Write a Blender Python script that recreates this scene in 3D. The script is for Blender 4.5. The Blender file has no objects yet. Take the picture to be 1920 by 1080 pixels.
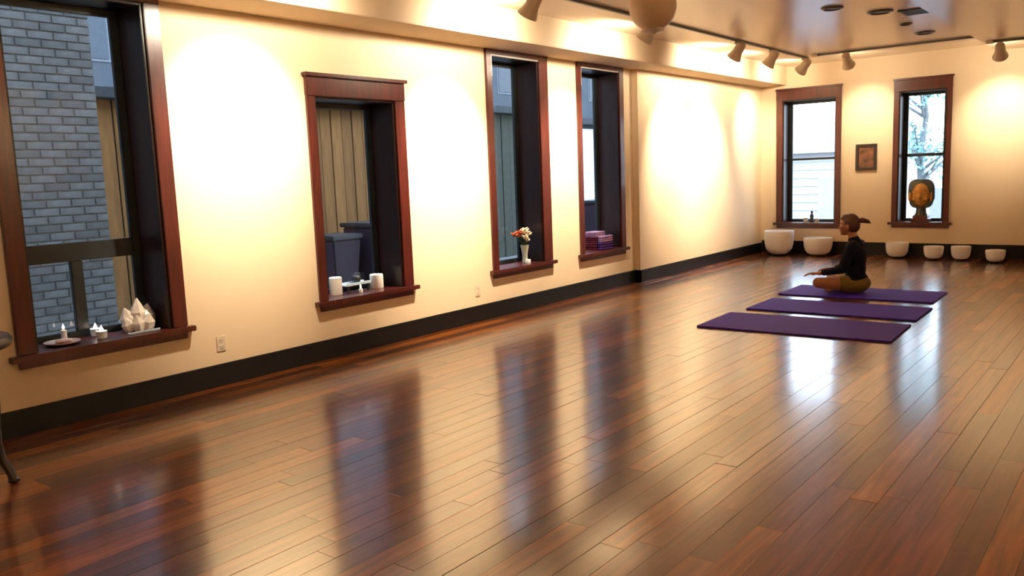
import bpy, bmesh, math, random
from mathutils import Vector, Matrix, Euler
random.seed(7)
sc = bpy.context.scene
COL = sc.collection
PI = math.pi

# ------------------------------------------------------------------ camera
D = 13.8            # far wall (y); left wall is x = 0, floor z = 0
F_PX = 1554.44
CAM = Vector((5.5326, 0.0, 1.5))
yaw, pitch, roll = (math.radians(a) for a in (38.4292, -7.8683, -2.1841))
fw = Vector((-math.sin(yaw) * math.cos(pitch), math.cos(yaw) * math.cos(pitch), math.sin(pitch)))
rt = Vector((math.cos(yaw), math.sin(yaw), 0))
up = rt.cross(fw)
r2 = rt * math.cos(roll) + up * math.sin(roll)
u2 = -rt * math.sin(roll) + up * math.cos(roll)
cam = bpy.data.cameras.new('camera')
cam.sensor_width = 36
cam.lens = F_PX / 1920 * 36
cam.clip_start = 0.05
cam.clip_end = 300
camo = bpy.data.objects.new('camera', cam)
COL.objects.link(camo)
camo.matrix_world = Matrix(((r2.x, u2.x, -fw.x, CAM.x), (r2.y, u2.y, -fw.y, CAM.y), (r2.z, u2.z, -fw.z, CAM.z), (0, 0, 0, 1)))
sc.camera = camo


def project(p):
    w = Vector(p) - CAM
    d = w.dot(fw)
    if d < 0.1:
        return None
    return 960 + F_PX * w.dot(r2) / d, 540 - F_PX * w.dot(u2) / d


# ------------------------------------------------------------------ sky and exposure
SKY = 8.5
world = bpy.data.worlds.new('overcast_sky')
sc.world = world
world.use_nodes = True
wn = world.node_tree
wn.nodes.clear()
wo = wn.nodes.new('ShaderNodeOutputWorld')
bg = wn.nodes.new('ShaderNodeBackground')
tc = wn.nodes.new('ShaderNodeTexCoord')
sp = wn.nodes.new('ShaderNodeSeparateXYZ')
rp = wn.nodes.new('ShaderNodeValToRGB')
rp.color_ramp.elements[0].position = 0.0
rp.color_ramp.elements[0].color = (0.80, 0.90, 1.0, 1)
rp.color_ramp.elements[1].position = 0.7
rp.color_ramp.elements[1].color = (0.62, 0.78, 1.0, 1)
wn.links.new(tc.outputs['Generated'], sp.inputs[0])
wn.links.new(sp.outputs['Z'], rp.inputs[0])
wn.links.new(rp.outputs[0], bg.inputs['Color'])
bg.inputs['Strength'].default_value = SKY
wn.links.new(bg.outputs[0], wo.inputs[0])
sc.view_settings.view_transform = 'Standard'
sc.view_settings.look = 'None'
sc.view_settings.exposure = -0.15
sc.view_settings.gamma = 1.0
sc.view_settings.use_curve_mapping = False
WARM = (1.0, 0.86, 0.65)
SPOT_W = 700.0      # watts of one track spotlight


# ------------------------------------------------------------------ materials
def N(nt, t, **kw):
    n = nt.nodes.new(t)
    for k, v in kw.items():
        setattr(n, k, v)
    return n


def mat(name, col, rough=0.5, spec=0.5, metal=0.0, var=0.0, scale=8.0, stretch=(1, 1, 1), bump=0.0, bscale=60.0,
        coat=0.0, coat_rough=0.1, emit=None, estr=0.0, objvar=0.0, sub=0.0, trans=0.0, alpha=1.0):
    m = bpy.data.materials.new(name)
    m.use_nodes = True
    nt = m.node_tree
    b = nt.nodes['Principled BSDF']
    b.inputs['Roughness'].default_value = rough
    b.inputs['Specular IOR Level'].default_value = spec
    b.inputs['Metallic'].default_value = metal
    b.inputs['Coat Weight'].default_value = coat
    b.inputs['Coat Roughness'].default_value = coat_rough
    b.inputs['Transmission Weight'].default_value = trans
    b.inputs['Alpha'].default_value = alpha
    if sub:
        b.inputs['Subsurface Weight'].default_value = sub
        b.inputs['Subsurface Radius'].default_value = (0.05, 0.05, 0.05)
    b.inputs['Base Color'].default_value = (*col, 1)
    if emit:
        b.inputs['Emission Color'].default_value = (*emit, 1)
        b.inputs['Emission Strength'].default_value = estr
    tcn = N(nt, 'ShaderNodeTexCoord')
    if var or objvar:
        mp = N(nt, 'ShaderNodeMapping')
        mp.inputs['Scale'].default_value = stretch
        nz = N(nt, 'ShaderNodeTexNoise')
        nz.inputs['Scale'].default_value = scale
        nz.inputs['Detail'].default_value = 4
        nt.links.new(tcn.outputs['Object'], mp.inputs[0])
        nt.links.new(mp.outputs[0], nz.inputs['Vector'])
        hsv = N(nt, 'ShaderNodeHueSaturation')
        hsv.inputs['Color'].default_value = (*col, 1)
        mr = N(nt, 'ShaderNodeMapRange')
        mr.inputs['From Min'].default_value = 0.3
        mr.inputs['From Max'].default_value = 0.7
        mr.inputs['To Min'].default_value = 1 - var
        mr.inputs['To Max'].default_value = 1 + var
        nt.links.new(nz.outputs['Fac'], mr.inputs[0])
        last = mr.outputs[0]
        if objvar:
            oi = N(nt, 'ShaderNodeObjectInfo')
            ge = N(nt, 'ShaderNodeNewGeometry')
            ad = N(nt, 'ShaderNodeMath', operation='ADD')
            fr = N(nt, 'ShaderNodeMath', operation='FRACT')
            m2 = N(nt, 'ShaderNodeMapRange')
            m2.inputs['To Min'].default_value = 1 - objvar
            m2.inputs['To Max'].default_value = 1 + objvar
            mu = N(nt, 'ShaderNodeMath', operation='MULTIPLY')
            nt.links.new(oi.outputs['Random'], ad.inputs[0])
            nt.links.new(ge.outputs['Random Per Island'], ad.inputs[1])
            nt.links.new(ad.outputs[0], fr.inputs[0])
            nt.links.new(fr.outputs[0], m2.inputs[0])
            nt.links.new(m2.outputs[0], mu.inputs[0])
            nt.links.new(last, mu.inputs[1])
            last = mu.outputs[0]
        nt.links.new(last, hsv.inputs['Value'])
        nt.links.new(hsv.outputs[0], b.inputs['Base Color'])
    if bump:
        bz = N(nt, 'ShaderNodeTexNoise')
        bz.inputs['Scale'].default_value = bscale
        bz.inputs['Detail'].default_value = 3
        nt.links.new(tcn.outputs['Object'], bz.inputs['Vector'])
        bp = N(nt, 'ShaderNodeBump')
        bp.inputs['Strength'].default_value = bump
        bp.inputs['Distance'].default_value = 0.004
        nt.links.new(bz.outputs['Fac'], bp.inputs['Height'])
        nt.links.new(bp.outputs[0], b.inputs['Normal'])
    return m


def glass_mat(name, tint=(0.93, 0.96, 0.98), ior=1.5):
    m = bpy.data.materials.new(name)
    m.use_nodes = True
    nt = m.node_tree
    nt.nodes.clear()
    o = N(nt, 'ShaderNodeOutputMaterial')
    t = N(nt, 'ShaderNodeBsdfTransparent')
    t.inputs['Color'].default_value = (*tint, 1)
    g = N(nt, 'ShaderNodeBsdfGlossy')
    g.inputs['Roughness'].default_value = 0.02
    fr = N(nt, 'ShaderNodeFresnel')
    fr.inputs['IOR'].default_value = ior
    mx = N(nt, 'ShaderNodeMixShader')
    ge = N(nt, 'ShaderNodeNewGeometry')
    iv = N(nt, 'ShaderNodeMath', operation='SUBTRACT')
    iv.inputs[0].default_value = 1.0
    ml = N(nt, 'ShaderNodeMath', operation='MULTIPLY')
    nt.links.new(ge.outputs['Backfacing'], iv.inputs[1])
    nt.links.new(iv.outputs[0], ml.inputs[0])
    nt.links.new(fr.outputs[0], ml.inputs[1])
    nt.links.new(ml.outputs[0], mx.inputs[0])
    nt.links.new(t.outputs[0], mx.inputs[1])
    nt.links.new(g.outputs[0], mx.inputs[2])
    nt.links.new(mx.outputs[0], o.inputs[0])
    return m


def plank_mat():
    m = bpy.data.materials.new('varnished_plank')
    m.use_nodes = True
    nt = m.node_tree
    b = nt.nodes['Principled BSDF']
    oi = N(nt, 'ShaderNodeObjectInfo')
    ge = N(nt, 'ShaderNodeNewGeometry')
    ad = N(nt, 'ShaderNodeMath', operation='ADD')
    fr = N(nt, 'ShaderNodeMath', operation='FRACT')
    nt.links.new(oi.outputs['Random'], ad.inputs[0])
    nt.links.new(ge.outputs['Random Per Island'], ad.inputs[1])
    nt.links.new(ad.outputs[0], fr.inputs[0])
    cr = N(nt, 'ShaderNodeValToRGB')
    e = cr.color_ramp.elements
    e[0].position = 0.0
    e[0].color = (0.070, 0.015, 0.003, 1)
    e[1].position = 1.0
    e[1].color = (0.36, 0.105, 0.010, 1)
    a = e.new(0.35)
    a.color = (0.125, 0.029, 0.004, 1)
    a = e.new(0.75)
    a.color = (0.20, 0.050, 0.006, 1)
    nt.links.new(fr.outputs[0], cr.inputs[0])
    # grain runs along y; offset per plank
    mp = N(nt, 'ShaderNodeMapping')
    mp.inputs['Scale'].default_value = (14, 0.9, 14)
    cb = N(nt, 'ShaderNodeCombineXYZ')
    ml = N(nt, 'ShaderNodeMath', operation='MULTIPLY')
    ml.inputs[1].default_value = 37.0
    nt.links.new(fr.outputs[0], ml.inputs[0])
    nt.links.new(ml.outputs[0], cb.inputs[2])
    va = N(nt, 'ShaderNodeVectorMath', operation='ADD')
    nt.links.new(ge.outputs['Position'], va.inputs[0])
    nt.links.new(cb.outputs[0], va.inputs[1])
    nt.links.new(va.outputs[0], mp.inputs[0])
    nz = N(nt, 'ShaderNodeTexNoise')
    nz.inputs['Scale'].default_value = 2.2
    nz.inputs['Detail'].default_value = 5
    nz.inputs['Distortion'].default_value = 0.4
    nt.links.new(mp.outputs[0], nz.inputs['Vector'])
    mr = N(nt, 'ShaderNodeMapRange')
    mr.inputs['From Min'].default_value = 0.3
    mr.inputs['From Max'].default_value = 0.7
    mr.inputs['To Min'].default_value = 0.62
    mr.inputs['To Max'].default_value = 1.30
    nt.links.new(nz.outputs['Fac'], mr.inputs[0])
    hs = N(nt, 'ShaderNodeHueSaturation')
    nt.links.new(cr.outputs[0], hs.inputs['Color'])
    nt.links.new(mr.outputs[0], hs.inputs['Value'])
    nt.links.new(hs.outputs[0], b.inputs['Base Color'])
    b.inputs['Roughness'].default_value = 0.30
    b.inputs['Specular IOR Level'].default_value = 0.25
    b.inputs['Coat Weight'].default_value = 1.0
    b.inputs['Coat IOR'].default_value = 1.78
    b.inputs['Coat Roughness'].default_value = 0.15
    # the varnish is not quite flat
    n2 = N(nt, 'ShaderNodeTexNoise')
    n2.inputs['Scale'].default_value = 1.0
    n2.inputs['Detail'].default_value = 2
    mp2 = N(nt, 'ShaderNodeMapping')
    mp2.inputs['Scale'].default_value = (9, 3, 9)
    nt.links.new(va.outputs[0], mp2.inputs[0])
    nt.links.new(mp2.outputs[0], n2.inputs['Vector'])
    bp = N(nt, 'ShaderNodeBump')
    bp.inputs['Strength'].default_value = 0.12
    bp.inputs['Distance'].default_value = 0.004
    nt.links.new(n2.outputs['Fac'], bp.inputs['Height'])
    nt.links.new(bp.outputs[0], b.inputs['Coat Normal'])
    return m


M = {
    'wall': mat('cream_paint', (0.80, 0.625, 0.41), 0.55, 0.35, var=0.03, scale=1.5, bump=0.08, bscale=220),
    'ceiling': mat('gloss_ceiling_paint', (0.88, 0.71, 0.52), 0.24, 0.85, var=0.03, scale=1.2, bump=0.03, bscale=6),
    'base': mat('black_baseboard', (0.005, 0.006, 0.007), 0.4, 0.25, var=0.2),
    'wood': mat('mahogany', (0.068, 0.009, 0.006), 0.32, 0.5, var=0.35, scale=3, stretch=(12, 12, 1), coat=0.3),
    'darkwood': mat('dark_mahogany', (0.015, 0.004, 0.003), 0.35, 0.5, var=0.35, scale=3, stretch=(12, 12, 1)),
    'sash': mat('black_green_sash', (0.012, 0.016, 0.018), 0.4, 0.4, var=0.2),
    'lit_edge': mat('cream_lit_edge', (0.75, 0.68, 0.58), 0.4),  # pale tone of the light caught on casing edges
    'glass': glass_mat('window_glass'),
    'plank': plank_mat(),
    'sub': mat('subfloor', (0.05, 0.02, 0.01), 0.8, var=0.2),
    'brick': mat('grey_brick', (0.122, 0.131, 0.142), 0.85, 0.2, var=0.25, scale=9, objvar=0.2, bump=0.3, bscale=40),
    'mortar': mat('mortar', (0.195, 0.207, 0.22), 0.9, 0.1, var=0.15),
    'tanboard': mat('tan_siding', (0.165, 0.080, 0.026), 0.8, 0.2, var=0.2, scale=2, stretch=(6, 6, 1), objvar=0.22),
    'greyboard': mat('grey_siding', (0.040, 0.043, 0.034), 0.8, 0.2, var=0.12, objvar=0.08),
    'whiteboard': mat('white_siding', (0.62, 0.64, 0.67), 0.7, 0.2, var=0.04, objvar=0.04),
    'eave': mat('dark_eave', (0.03, 0.035, 0.04), 0.7, 0.2, var=0.2),
    'slate': mat('slate_blue_sky_screen', (0.055, 0.066, 0.080), 0.9, 0.2, var=0.12, scale=1.0),  # slate tone stands in for dim bluish sky
    'farframe': mat('screen_block_frame', (0.10, 0.12, 0.145), 0.7, 0.2, var=0.1),
    'farpane': mat('screen_block_pane', (0.042, 0.055, 0.072), 0.4, 0.2, var=0.1),
    'asphalt': mat('asphalt', (0.14, 0.145, 0.15), 0.9, 0.2, var=0.3, scale=4),
    'bin': mat('plum_plastic', (0.026, 0.015, 0.024), 0.5, 0.3, var=0.1),
    'mat': mat('purple_mat', (0.036, 0.008, 0.29), 0.75, 0.25, var=0.10, scale=30, bump=0.2, bscale=300),
    'mat2': mat('plum_mat', (0.042, 0.008, 0.23), 0.75, 0.25, var=0.10, scale=30, bump=0.2, bscale=300),
    'mat3': mat('violet_mat', (0.040, 0.010, 0.34), 0.75, 0.25, var=0.10, scale=30, bump=0.2, bscale=300),
    'matedge': mat('dark_mat_edge', (0.018, 0.008, 0.045), 0.8, 0.2, var=0.1),
    'quartz': mat('frosted_quartz', (0.97, 0.965, 0.965), 0.45, 0.4, var=0.01, scale=6),
    'rubber': mat('black_rubber', (0.012, 0.011, 0.012), 0.6, 0.3, var=0.1),
    'lampwhite': mat('cream_lamp_metal', (0.62, 0.52, 0.40), 0.4, 0.5, var=0.04),
    'trackmetal': mat('track_metal', (0.10, 0.095, 0.085), 0.4, 0.5, var=0.1),
    'lens': mat('lit_lens', (1, 0.9, 0.7), 0.4, emit=(1.0, 0.80, 0.5), estr=9.0),
    'opal': mat('opal_globe', (0.64, 0.46, 0.30), 0.35, 0.5, var=0.03),
    'ventdark': mat('dark_bronze', (0.05, 0.04, 0.035), 0.4, 0.5, var=0.1),
    'skin': mat('skin', (0.30, 0.115, 0.055), 0.5, 0.35, var=0.08, scale=14, sub=0.05),
    'hair': mat('auburn_hair', (0.065, 0.018, 0.008), 0.45, 0.4, var=0.5, scale=6, stretch=(4, 16, 16), bump=0.4, bscale=90),
    'shirt': mat('black_navy_cotton', (0.006, 0.007, 0.013), 0.85, 0.1, var=0.2, scale=8, bump=0.25, bscale=25),
    'shorts': mat('olive_cotton', (0.14, 0.085, 0.018), 0.85, 0.2, var=0.15, scale=8, bump=0.25, bscale=25),
    'eyewhite': mat('eye_white', (0.8, 0.78, 0.75), 0.25),
    'iris': mat('iris', (0.03, 0.015, 0.01), 0.2),
    'picframe': mat('picture_frame', (0.02, 0.010, 0.007), 0.4, var=0.2),
    'crystal': mat('pale_crystal', (0.66, 0.56, 0.46), 0.25, 0.6, var=0.18, scale=18, sub=0.15),
    'wax': mat('candle_wax', (0.90, 0.84, 0.78), 0.5, 0.4, var=0.03, sub=0.3),
    'wick': mat('wick', (0.02, 0.02, 0.02), 0.9, var=0.1),
    'glassdish': mat('glass_cup', (0.72, 0.76, 0.80), 0.12, 0.6, var=0.03),
    'flame': mat('flame', (1, 0.8, 0.6), 0.5, emit=(1.0, 0.82, 0.66), estr=9.0),
    'pinkdish': mat('pink_stone', (0.55, 0.36, 0.30), 0.3, 0.5, var=0.2, scale=20),
    'blueglaze': mat('pale_blue_glaze', (0.55, 0.66, 0.74), 0.25, 0.6, var=0.08),
    'blackiron': mat('black_iron', (0.014, 0.015, 0.018), 0.45, 0.5, var=0.1),
    'vase': mat('pale_green_vase', (0.42, 0.42, 0.32), 0.3, 0.5, var=0.1),
    'petalcream': mat('cream_petals', (0.80, 0.66, 0.46), 0.6, var=0.15, scale=30),
    'petalorange': mat('orange_petals', (0.62, 0.14, 0.035), 0.6, var=0.2, scale=30),
    'stem': mat('green_stem', (0.05, 0.10, 0.03), 0.6, var=0.2),
    'leaf': mat('leaf_green', (0.30, 0.50, 0.50), 0.6, 0.3, sub=0.0, objvar=0.3, var=0.1),
    'burgundy': mat('burgundy_wool', (0.115, 0.020, 0.035), 0.9, 0.1, var=0.2, scale=20, bump=0.3, bscale=120),
    'mauve': mat('mauve_wool', (0.30, 0.17, 0.28), 0.9, 0.1, var=0.15, scale=20, bump=0.3, bscale=120),
    'violet': mat('violet_wool', (0.075, 0.028, 0.145), 0.9, 0.1, var=0.2, scale=20, bump=0.3, bscale=120),
    'gold': mat('aged_gold', (0.46, 0.22, 0.045), 0.42, 0.5, metal=0.45, var=0.3, scale=9, bump=0.2, bscale=30),
    'bronze': mat('dark_bronze_hair', (0.05, 0.05, 0.042), 0.5, 0.5, metal=0.3, var=0.25, scale=10, bump=0.3, bscale=45),
    'bark': mat('tree_bark', (0.20, 0.21, 0.22), 0.9, 0.1, var=0.25, scale=6, stretch=(3, 3, 1)),
    'plastic': mat('cream_plastic', (0.70, 0.58, 0.42), 0.35, 0.5, var=0.02),
    'slot': mat('outlet_slot', (0.03, 0.025, 0.02), 0.6, var=0.1),
}


# brown picture: procedural print inside the little frame
def print_mat():
    m = bpy.data.materials.new('brown_print')
    m.use_nodes = True
    nt = m.node_tree
    b = nt.nodes['Principled BSDF']
    t = N(nt, 'ShaderNodeTexCoord')
    n = N(nt, 'ShaderNodeTexNoise')
    n.inputs['Scale'].default_value = 9
    n.inputs['Detail'].default_value = 3
    r = N(nt, 'ShaderNodeValToRGB')
    r.color_ramp.elements[0].position = 0.35
    r.color_ramp.elements[0].color = (0.035, 0.014, 0.008, 1)
    r.color_ramp.elements[1].position = 0.7
    r.color_ramp.elements[1].color = (0.26, 0.10, 0.05, 1)
    nt.links.new(t.outputs['Object'], n.inputs['Vector'])
    nt.links.new(n.outputs['Fac'], r.inputs[0])
    nt.links.new(r.outputs[0], b.inputs['Base Color'])
    b.inputs['Roughness'].default_value = 0.4
    return m


M['print'] = print_mat()


# ------------------------------------------------------------------ mesh builder
def world_loc(o):
    p = Vector((0, 0, 0))
    while o is not None:
        p = p + o.location
        o = o.parent
    return p


class MB:
    def __init__(self):
        self.v = []
        self.f = []

    def add(self, vs, fs, mtx=None):
        o = len(self.v)
        for p in vs:
            p = Vector(p)
            self.v.append(mtx @ p if mtx is not None else p)
        self.f += [[i + o for i in q] for q in fs]
        return self

    def box(self, x0, x1, y0, y1, z0, z1, mtx=None):
        vs = [(x, y, z) for x in (x0, x1) for y in (y0, y1) for z in (z0, z1)]
        fs = [(0, 1, 3, 2), (4, 6, 7, 5), (0, 4, 5, 1), (2, 3, 7, 6), (0, 2, 6, 4), (1, 5, 7, 3)]
        return self.add(vs, fs, mtx)

    def lathe(self, prof, n=24, mtx=None, cap0=True, cap1=True):
        vs, fs = [], []
        for (r, z) in prof:
            for i in range(n):
                a = 2 * PI * i / n
                vs.append((r * math.cos(a), r * math.sin(a), z))
        for k in range(len(prof) - 1):
            for i in range(n):
                j = (i + 1) % n
                fs.append((k * n + i, k * n + j, (k + 1) * n + j, (k + 1) * n + i))
        if cap0:
            fs.append(tuple(range(n - 1, -1, -1)))
        if cap1:
            o = (len(prof) - 1) * n
            fs.append(tuple(o + i for i in range(n)))
        return self.add(vs, fs, mtx)

    def tube(self, pts, rad, n=10):
        pts = [Vector(p) for p in pts]
        if not isinstance(rad, (list, tuple)):
            rad = [rad] * len(pts)
        vs, fs = [], []
        t0 = (pts[1] - pts[0]).normalized()
        a = t0.orthogonal().normalized()
        for k, p in enumerate(pts):
            t = (pts[min(k + 1, len(pts) - 1)] - pts[max(k - 1, 0)]).normalized()
            a = (a - t * a.dot(t)).normalized()
            b = t.cross(a)
            for i in range(n):
                g = 2 * PI * i / n
                vs.append(p + (a * math.cos(g) + b * math.sin(g)) * rad[k])
        for k in range(len(pts) - 1):
            for i in range(n):
                j = (i + 1) % n
                fs.append((k * n + i, k * n + j, (k + 1) * n + j, (k + 1) * n + i))
        fs.append(tuple(range(n - 1, -1, -1)))
        o = (len(pts) - 1) * n
        fs.append(tuple(o + i for i in range(n)))
        return self.add(vs, fs)

    def ell(self, c, r, nu=16, nv=10, mtx=None):
        vs, fs = [], []
        c = Vector(c)
        if not isinstance(r, (list, tuple)):
            r = (r, r, r)
        vs.append(c + Vector((0, 0, -r[2])))
        for k in range(1, nv):
            ph = -PI / 2 + PI * k / nv
            for i in range(nu):
                a = 2 * PI * i / nu
                vs.append(c + Vector((r[0] * math.cos(a) * math.cos(ph), r[1] * math.sin(a) * math.cos(ph), r[2] * math.sin(ph))))
        vs.append(c + Vector((0, 0, r[2])))
        L = len(vs) - 1
        for i in range(nu):
            j = (i + 1) % nu
            fs.append((0, 1 + j, 1 + i))
            for k in range(nv - 2):
                fs.append((1 + k * nu + i, 1 + k * nu + j, 1 + (k + 1) * nu + j, 1 + (k + 1) * nu + i))
            fs.append((1 + (nv - 2) * nu + i, 1 + (nv - 2) * nu + j, L))
        return self.add(vs, fs, mtx)

    def cone(self, a, b, ra, rb, n=14):
        """round-ended tapered capsule"""
        a, b = Vector(a), Vector(b)
        t = (b - a).normalized()
        pts, rad = [], []
        for k in range(5):
            g = PI / 2 * k / 4
            pts.append(a - t * ra * math.cos(g))
            rad.append(max(ra * math.sin(g), ra * 0.02))
        for k in range(5):
            g = PI / 2 * k / 4
            pts.append(b + t * rb * math.sin(g))
            rad.append(max(rb * math.cos(g), rb * 0.02))
        return self.tube(pts, rad, n)

    def mesh(self, name, off=Vector((0, 0, 0)), smooth=False, bevel=0.0, auto=40):
        me = bpy.data.meshes.new(name)
        me.from_pydata([p - off for p in self.v], [], self.f)
        bm = bmesh.new()
        bm.from_mesh(me)
        bmesh.ops.recalc_face_normals(bm, faces=bm.faces)
        if bevel:
            es = [e for e in bm.edges if len(e.link_faces) == 2 and e.calc_face_angle(0) > 0.6]
            bmesh.ops.bevel(bm, geom=es, offset=bevel, segments=2, affect='EDGES', clamp_overlap=True)
        if smooth:
            for f in bm.faces:
                f.smooth = True
            for e in bm.edges:
                if len(e.link_faces) == 2 and e.calc_face_angle(0) > math.radians(auto):
                    e.smooth = False
        bm.to_mesh(me)
        bm.free()
        return me

    def build(self, name, material, parent=None, smooth=False, bevel=0.0, loc=None, auto=40):
        """loc: origin of a top-level mesh; children share their parent's origin"""
        off = world_loc(parent) if parent is not None else Vector(loc if loc is not None else (0, 0, 0))
        me = self.mesh(name, off, smooth, bevel, auto)
        me.materials.append(material)
        o = bpy.data.objects.new(name, me)
        COL.objects.link(o)
        if parent is not None:
            o.parent = parent
        else:
            o.location = off
        return o


def tag(o, label, cat, group=None, kind=None):
    o['label'] = label
    o['category'] = cat
    if group:
        o['group'] = group
    if kind:
        o['kind'] = kind
    return o


def thing(name, label, cat, loc, group=None, kind=None):
    o = bpy.data.objects.new(name, None)
    o.empty_display_size = 0.1
    COL.objects.link(o)
    o.location = loc
    return tag(o, label, cat, group, kind)


def shared(name, me, parent, loc):
    o = bpy.data.objects.new(name, me)
    COL.objects.link(o)
    o.parent = parent
    o.location = Vector(loc) - world_loc(parent)
    return o


def axis_matrix(loc, d):
    return Matrix.Translation(Vector(loc)) @ Vector(d).to_track_quat('Z', 'Y').to_matrix().to_4x4()


# ------------------------------------------------------------------ room shell
XR, YB, CZ = 7.6, -2.6, 3.06          # right wall, rear wall, ceiling
SOF_X, SOF_Z = 0.50, 2.765
WT = 0.335                             # thickness of the outer walls
STEP_Y, STEP_X = 9.62, 0.085
# window openings on the left wall: (y0, y1, z0, z1) inside the casing
WL = [(2.139, 3.053, 0.46, 2.735), (4.453, 5.347, 0.46, 2.185), (6.743, 7.555, 0.46, 2.715), (8.399, 9.261, 0.46, 2.715)]
WF = [(0.453, 1.311, 0.47, 2.515), (2.246, 2.904, 0.49, 2.505)]


def wall_with_holes(a0, a1, z0, z1, holes, put):
    """boxes of a wall running a0..a1 with rectangular openings"""
    a = a0
    for (h0, h1, hz0, hz1) in holes:
        put(a, h0, z0, z1)
        put(h0, h1, z0, hz0)
        put(h0, h1, hz1, z1)
        a = h1
    put(a, a1, z0, z1)


w = MB()
wall_with_holes(YB, D + WT, -0.5, 6.2, WL, lambda a, b, c, d: w.box(-WT, 0, a, b, c, d))  # carried up unseen above the ceiling to keep the alley dark
w.box(0, STEP_X, STEP_Y, D, 0.0, SOF_Z + 0.01)
tag(w.build('wall_left', M['wall']), 'long cream wall with four dark framed windows', 'wall', kind='structure')
w = MB()
wall_with_holes(0, XR, -0.5, 3.3, WF, lambda a, b, c, d: w.box(a, b, D, D + WT, c, d))
tag(w.build('wall_far', M['wall']), 'cream end wall with two bright windows', 'wall', kind='structure')
tag(MB().box(XR, XR + 0.2, YB, D + WT, -0.5, 3.3).build('wall_right', M['wall']), 'plain cream wall on the right side', 'wall', kind='structure')
tag(MB().box(-WT, XR + 0.2, YB - 0.2, YB, -0.5, 3.3).build('wall_rear', M['wall']), 'plain cream wall at the near end', 'wall', kind='structure')
ceil = tag(MB().box(0, XR, YB, D, CZ, CZ + 0.2).build('ceiling', M['ceiling']), 'glossy cream ceiling reflecting the windows', 'ceiling', kind='structure')
MB().box(0, SOF_X, YB, D, SOF_Z, CZ).build('soffit', M['wall'], ceil, bevel=0.006)
MB().box(3.50, XR, YB, D, CZ - 0.09, CZ).build('dropped_panel', M['ceiling'], ceil, bevel=0.006)

# floor: slab and planks
floor = tag(MB().box(0, XR, YB, D, -0.30, -0.014).build('floor', M['sub']), 'glossy brown plank floor', 'floor', kind='structure')
PW = 0.115
LENS = [1.1, 1.4, 1.7, 2.0, 2.4]
plank_mesh = {}
for L in LENS:
    me = MB().box(0.0004, PW - 0.0004, -L + 0.0005, -0.0005, -0.0139, 0).mesh('plank', bevel=0.0)
    bm = bmesh.new()
    bm.from_mesh(me)
    es = [e for e in bm.edges if all(v.co.z > -0.001 for v in e.verts)]
    bmesh.ops.bevel(bm, geom=es, offset=0.0010, segments=1, affect='EDGES')
    bm.to_mesh(me)
    bm.free()
    me.materials.append(M['plank'])
    plank_mesh[L] = me
rng = random.Random(3)
planks = []
nrow = int(XR / PW)
for r in range(nrow):
    x = r * PW
    y = D
    first = True
    while y > YB + 0.01:
        L = rng.choice(LENS)
        if y - L < YB:
            planks.append((0, x, y, y - YB, None))
            break
        pr = [project((x + dx, y - dy, 0)) for dx, dy in ((0, 0), (PW, 0), (PW, L), (0, L))]
        # area seen inside the frame, sampled
        area = 0.0
        for s in range(8):
            t = (s + 0.5) / 8 * L
            a, b = project((x, y - t, 0)), project((x + PW, y - t, 0))
            c = project((x, y - t - L / 16, 0))
            if a and b and c and 0 < a[0] < 1920 and 0 < a[1] < 1080:
                area += abs((b[0] - a[0]) * (c[1] - a[1]) - (b[1] - a[1]) * (c[0] - a[0])) * 2
        planks.append((area, x, y, L, L))
        y -= L
planks.sort(key=lambda p: -p[0])
rest = MB()
for i, (area, x, y, L, key) in enumerate(planks):
    if i < 300 and key:
        o = shared('plank', plank_mesh[key], floor, (x, y, 0))
        o.rotation_euler = (rng.uniform(-1, 1) * 0.0006, rng.uniform(-1, 1) * 0.0022, 0)
        o.location.z += -0.0003
    else:
        rest.box(x + 0.0008, x + PW - 0.0008, y - L + 0.0012, y - 0.0012, -0.0139, -0.0004)
rest.box(nrow * PW + 0.0008, XR, YB, D, -0.0139, -0.0004)
ro = rest.build('planks_beyond', M['plank'], floor)
ro['kind'] = 'stuff'

# baseboards
b = MB()
b.box(0, 0.022, YB, STEP_Y, 0, 0.165).box(STEP_X, STEP_X + 0.022, STEP_Y - 0.022, D - 0.022, 0, 0.165).box(0, STEP_X + 0.022, STEP_Y - 0.022, STEP_Y, 0, 0.165)
tag(b.build('baseboard_left', M['base'], bevel=0.004), 'black baseboard along the long window wall', 'baseboard', kind='structure')
tag(MB().box(STEP_X + 0.022, XR - 0.022, D - 0.024, D, 0, 0.205).build('baseboard_far', M['base'], bevel=0.004), 'black baseboard along the end wall behind the bowls', 'baseboard', kind='structure')
tag(MB().box(XR - 0.022, XR, YB, D, 0, 0.165).build('baseboard_right', M['base'], bevel=0.004), 'black baseboard along the right wall', 'baseboard', kind='structure')
tag(MB().box(0.022, XR - 0.022, YB, YB + 0.022, 0, 0.165).build('baseboard_rear', M['base'], bevel=0.004), 'black baseboard along the near end wall', 'baseboard', kind='structure')


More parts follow.
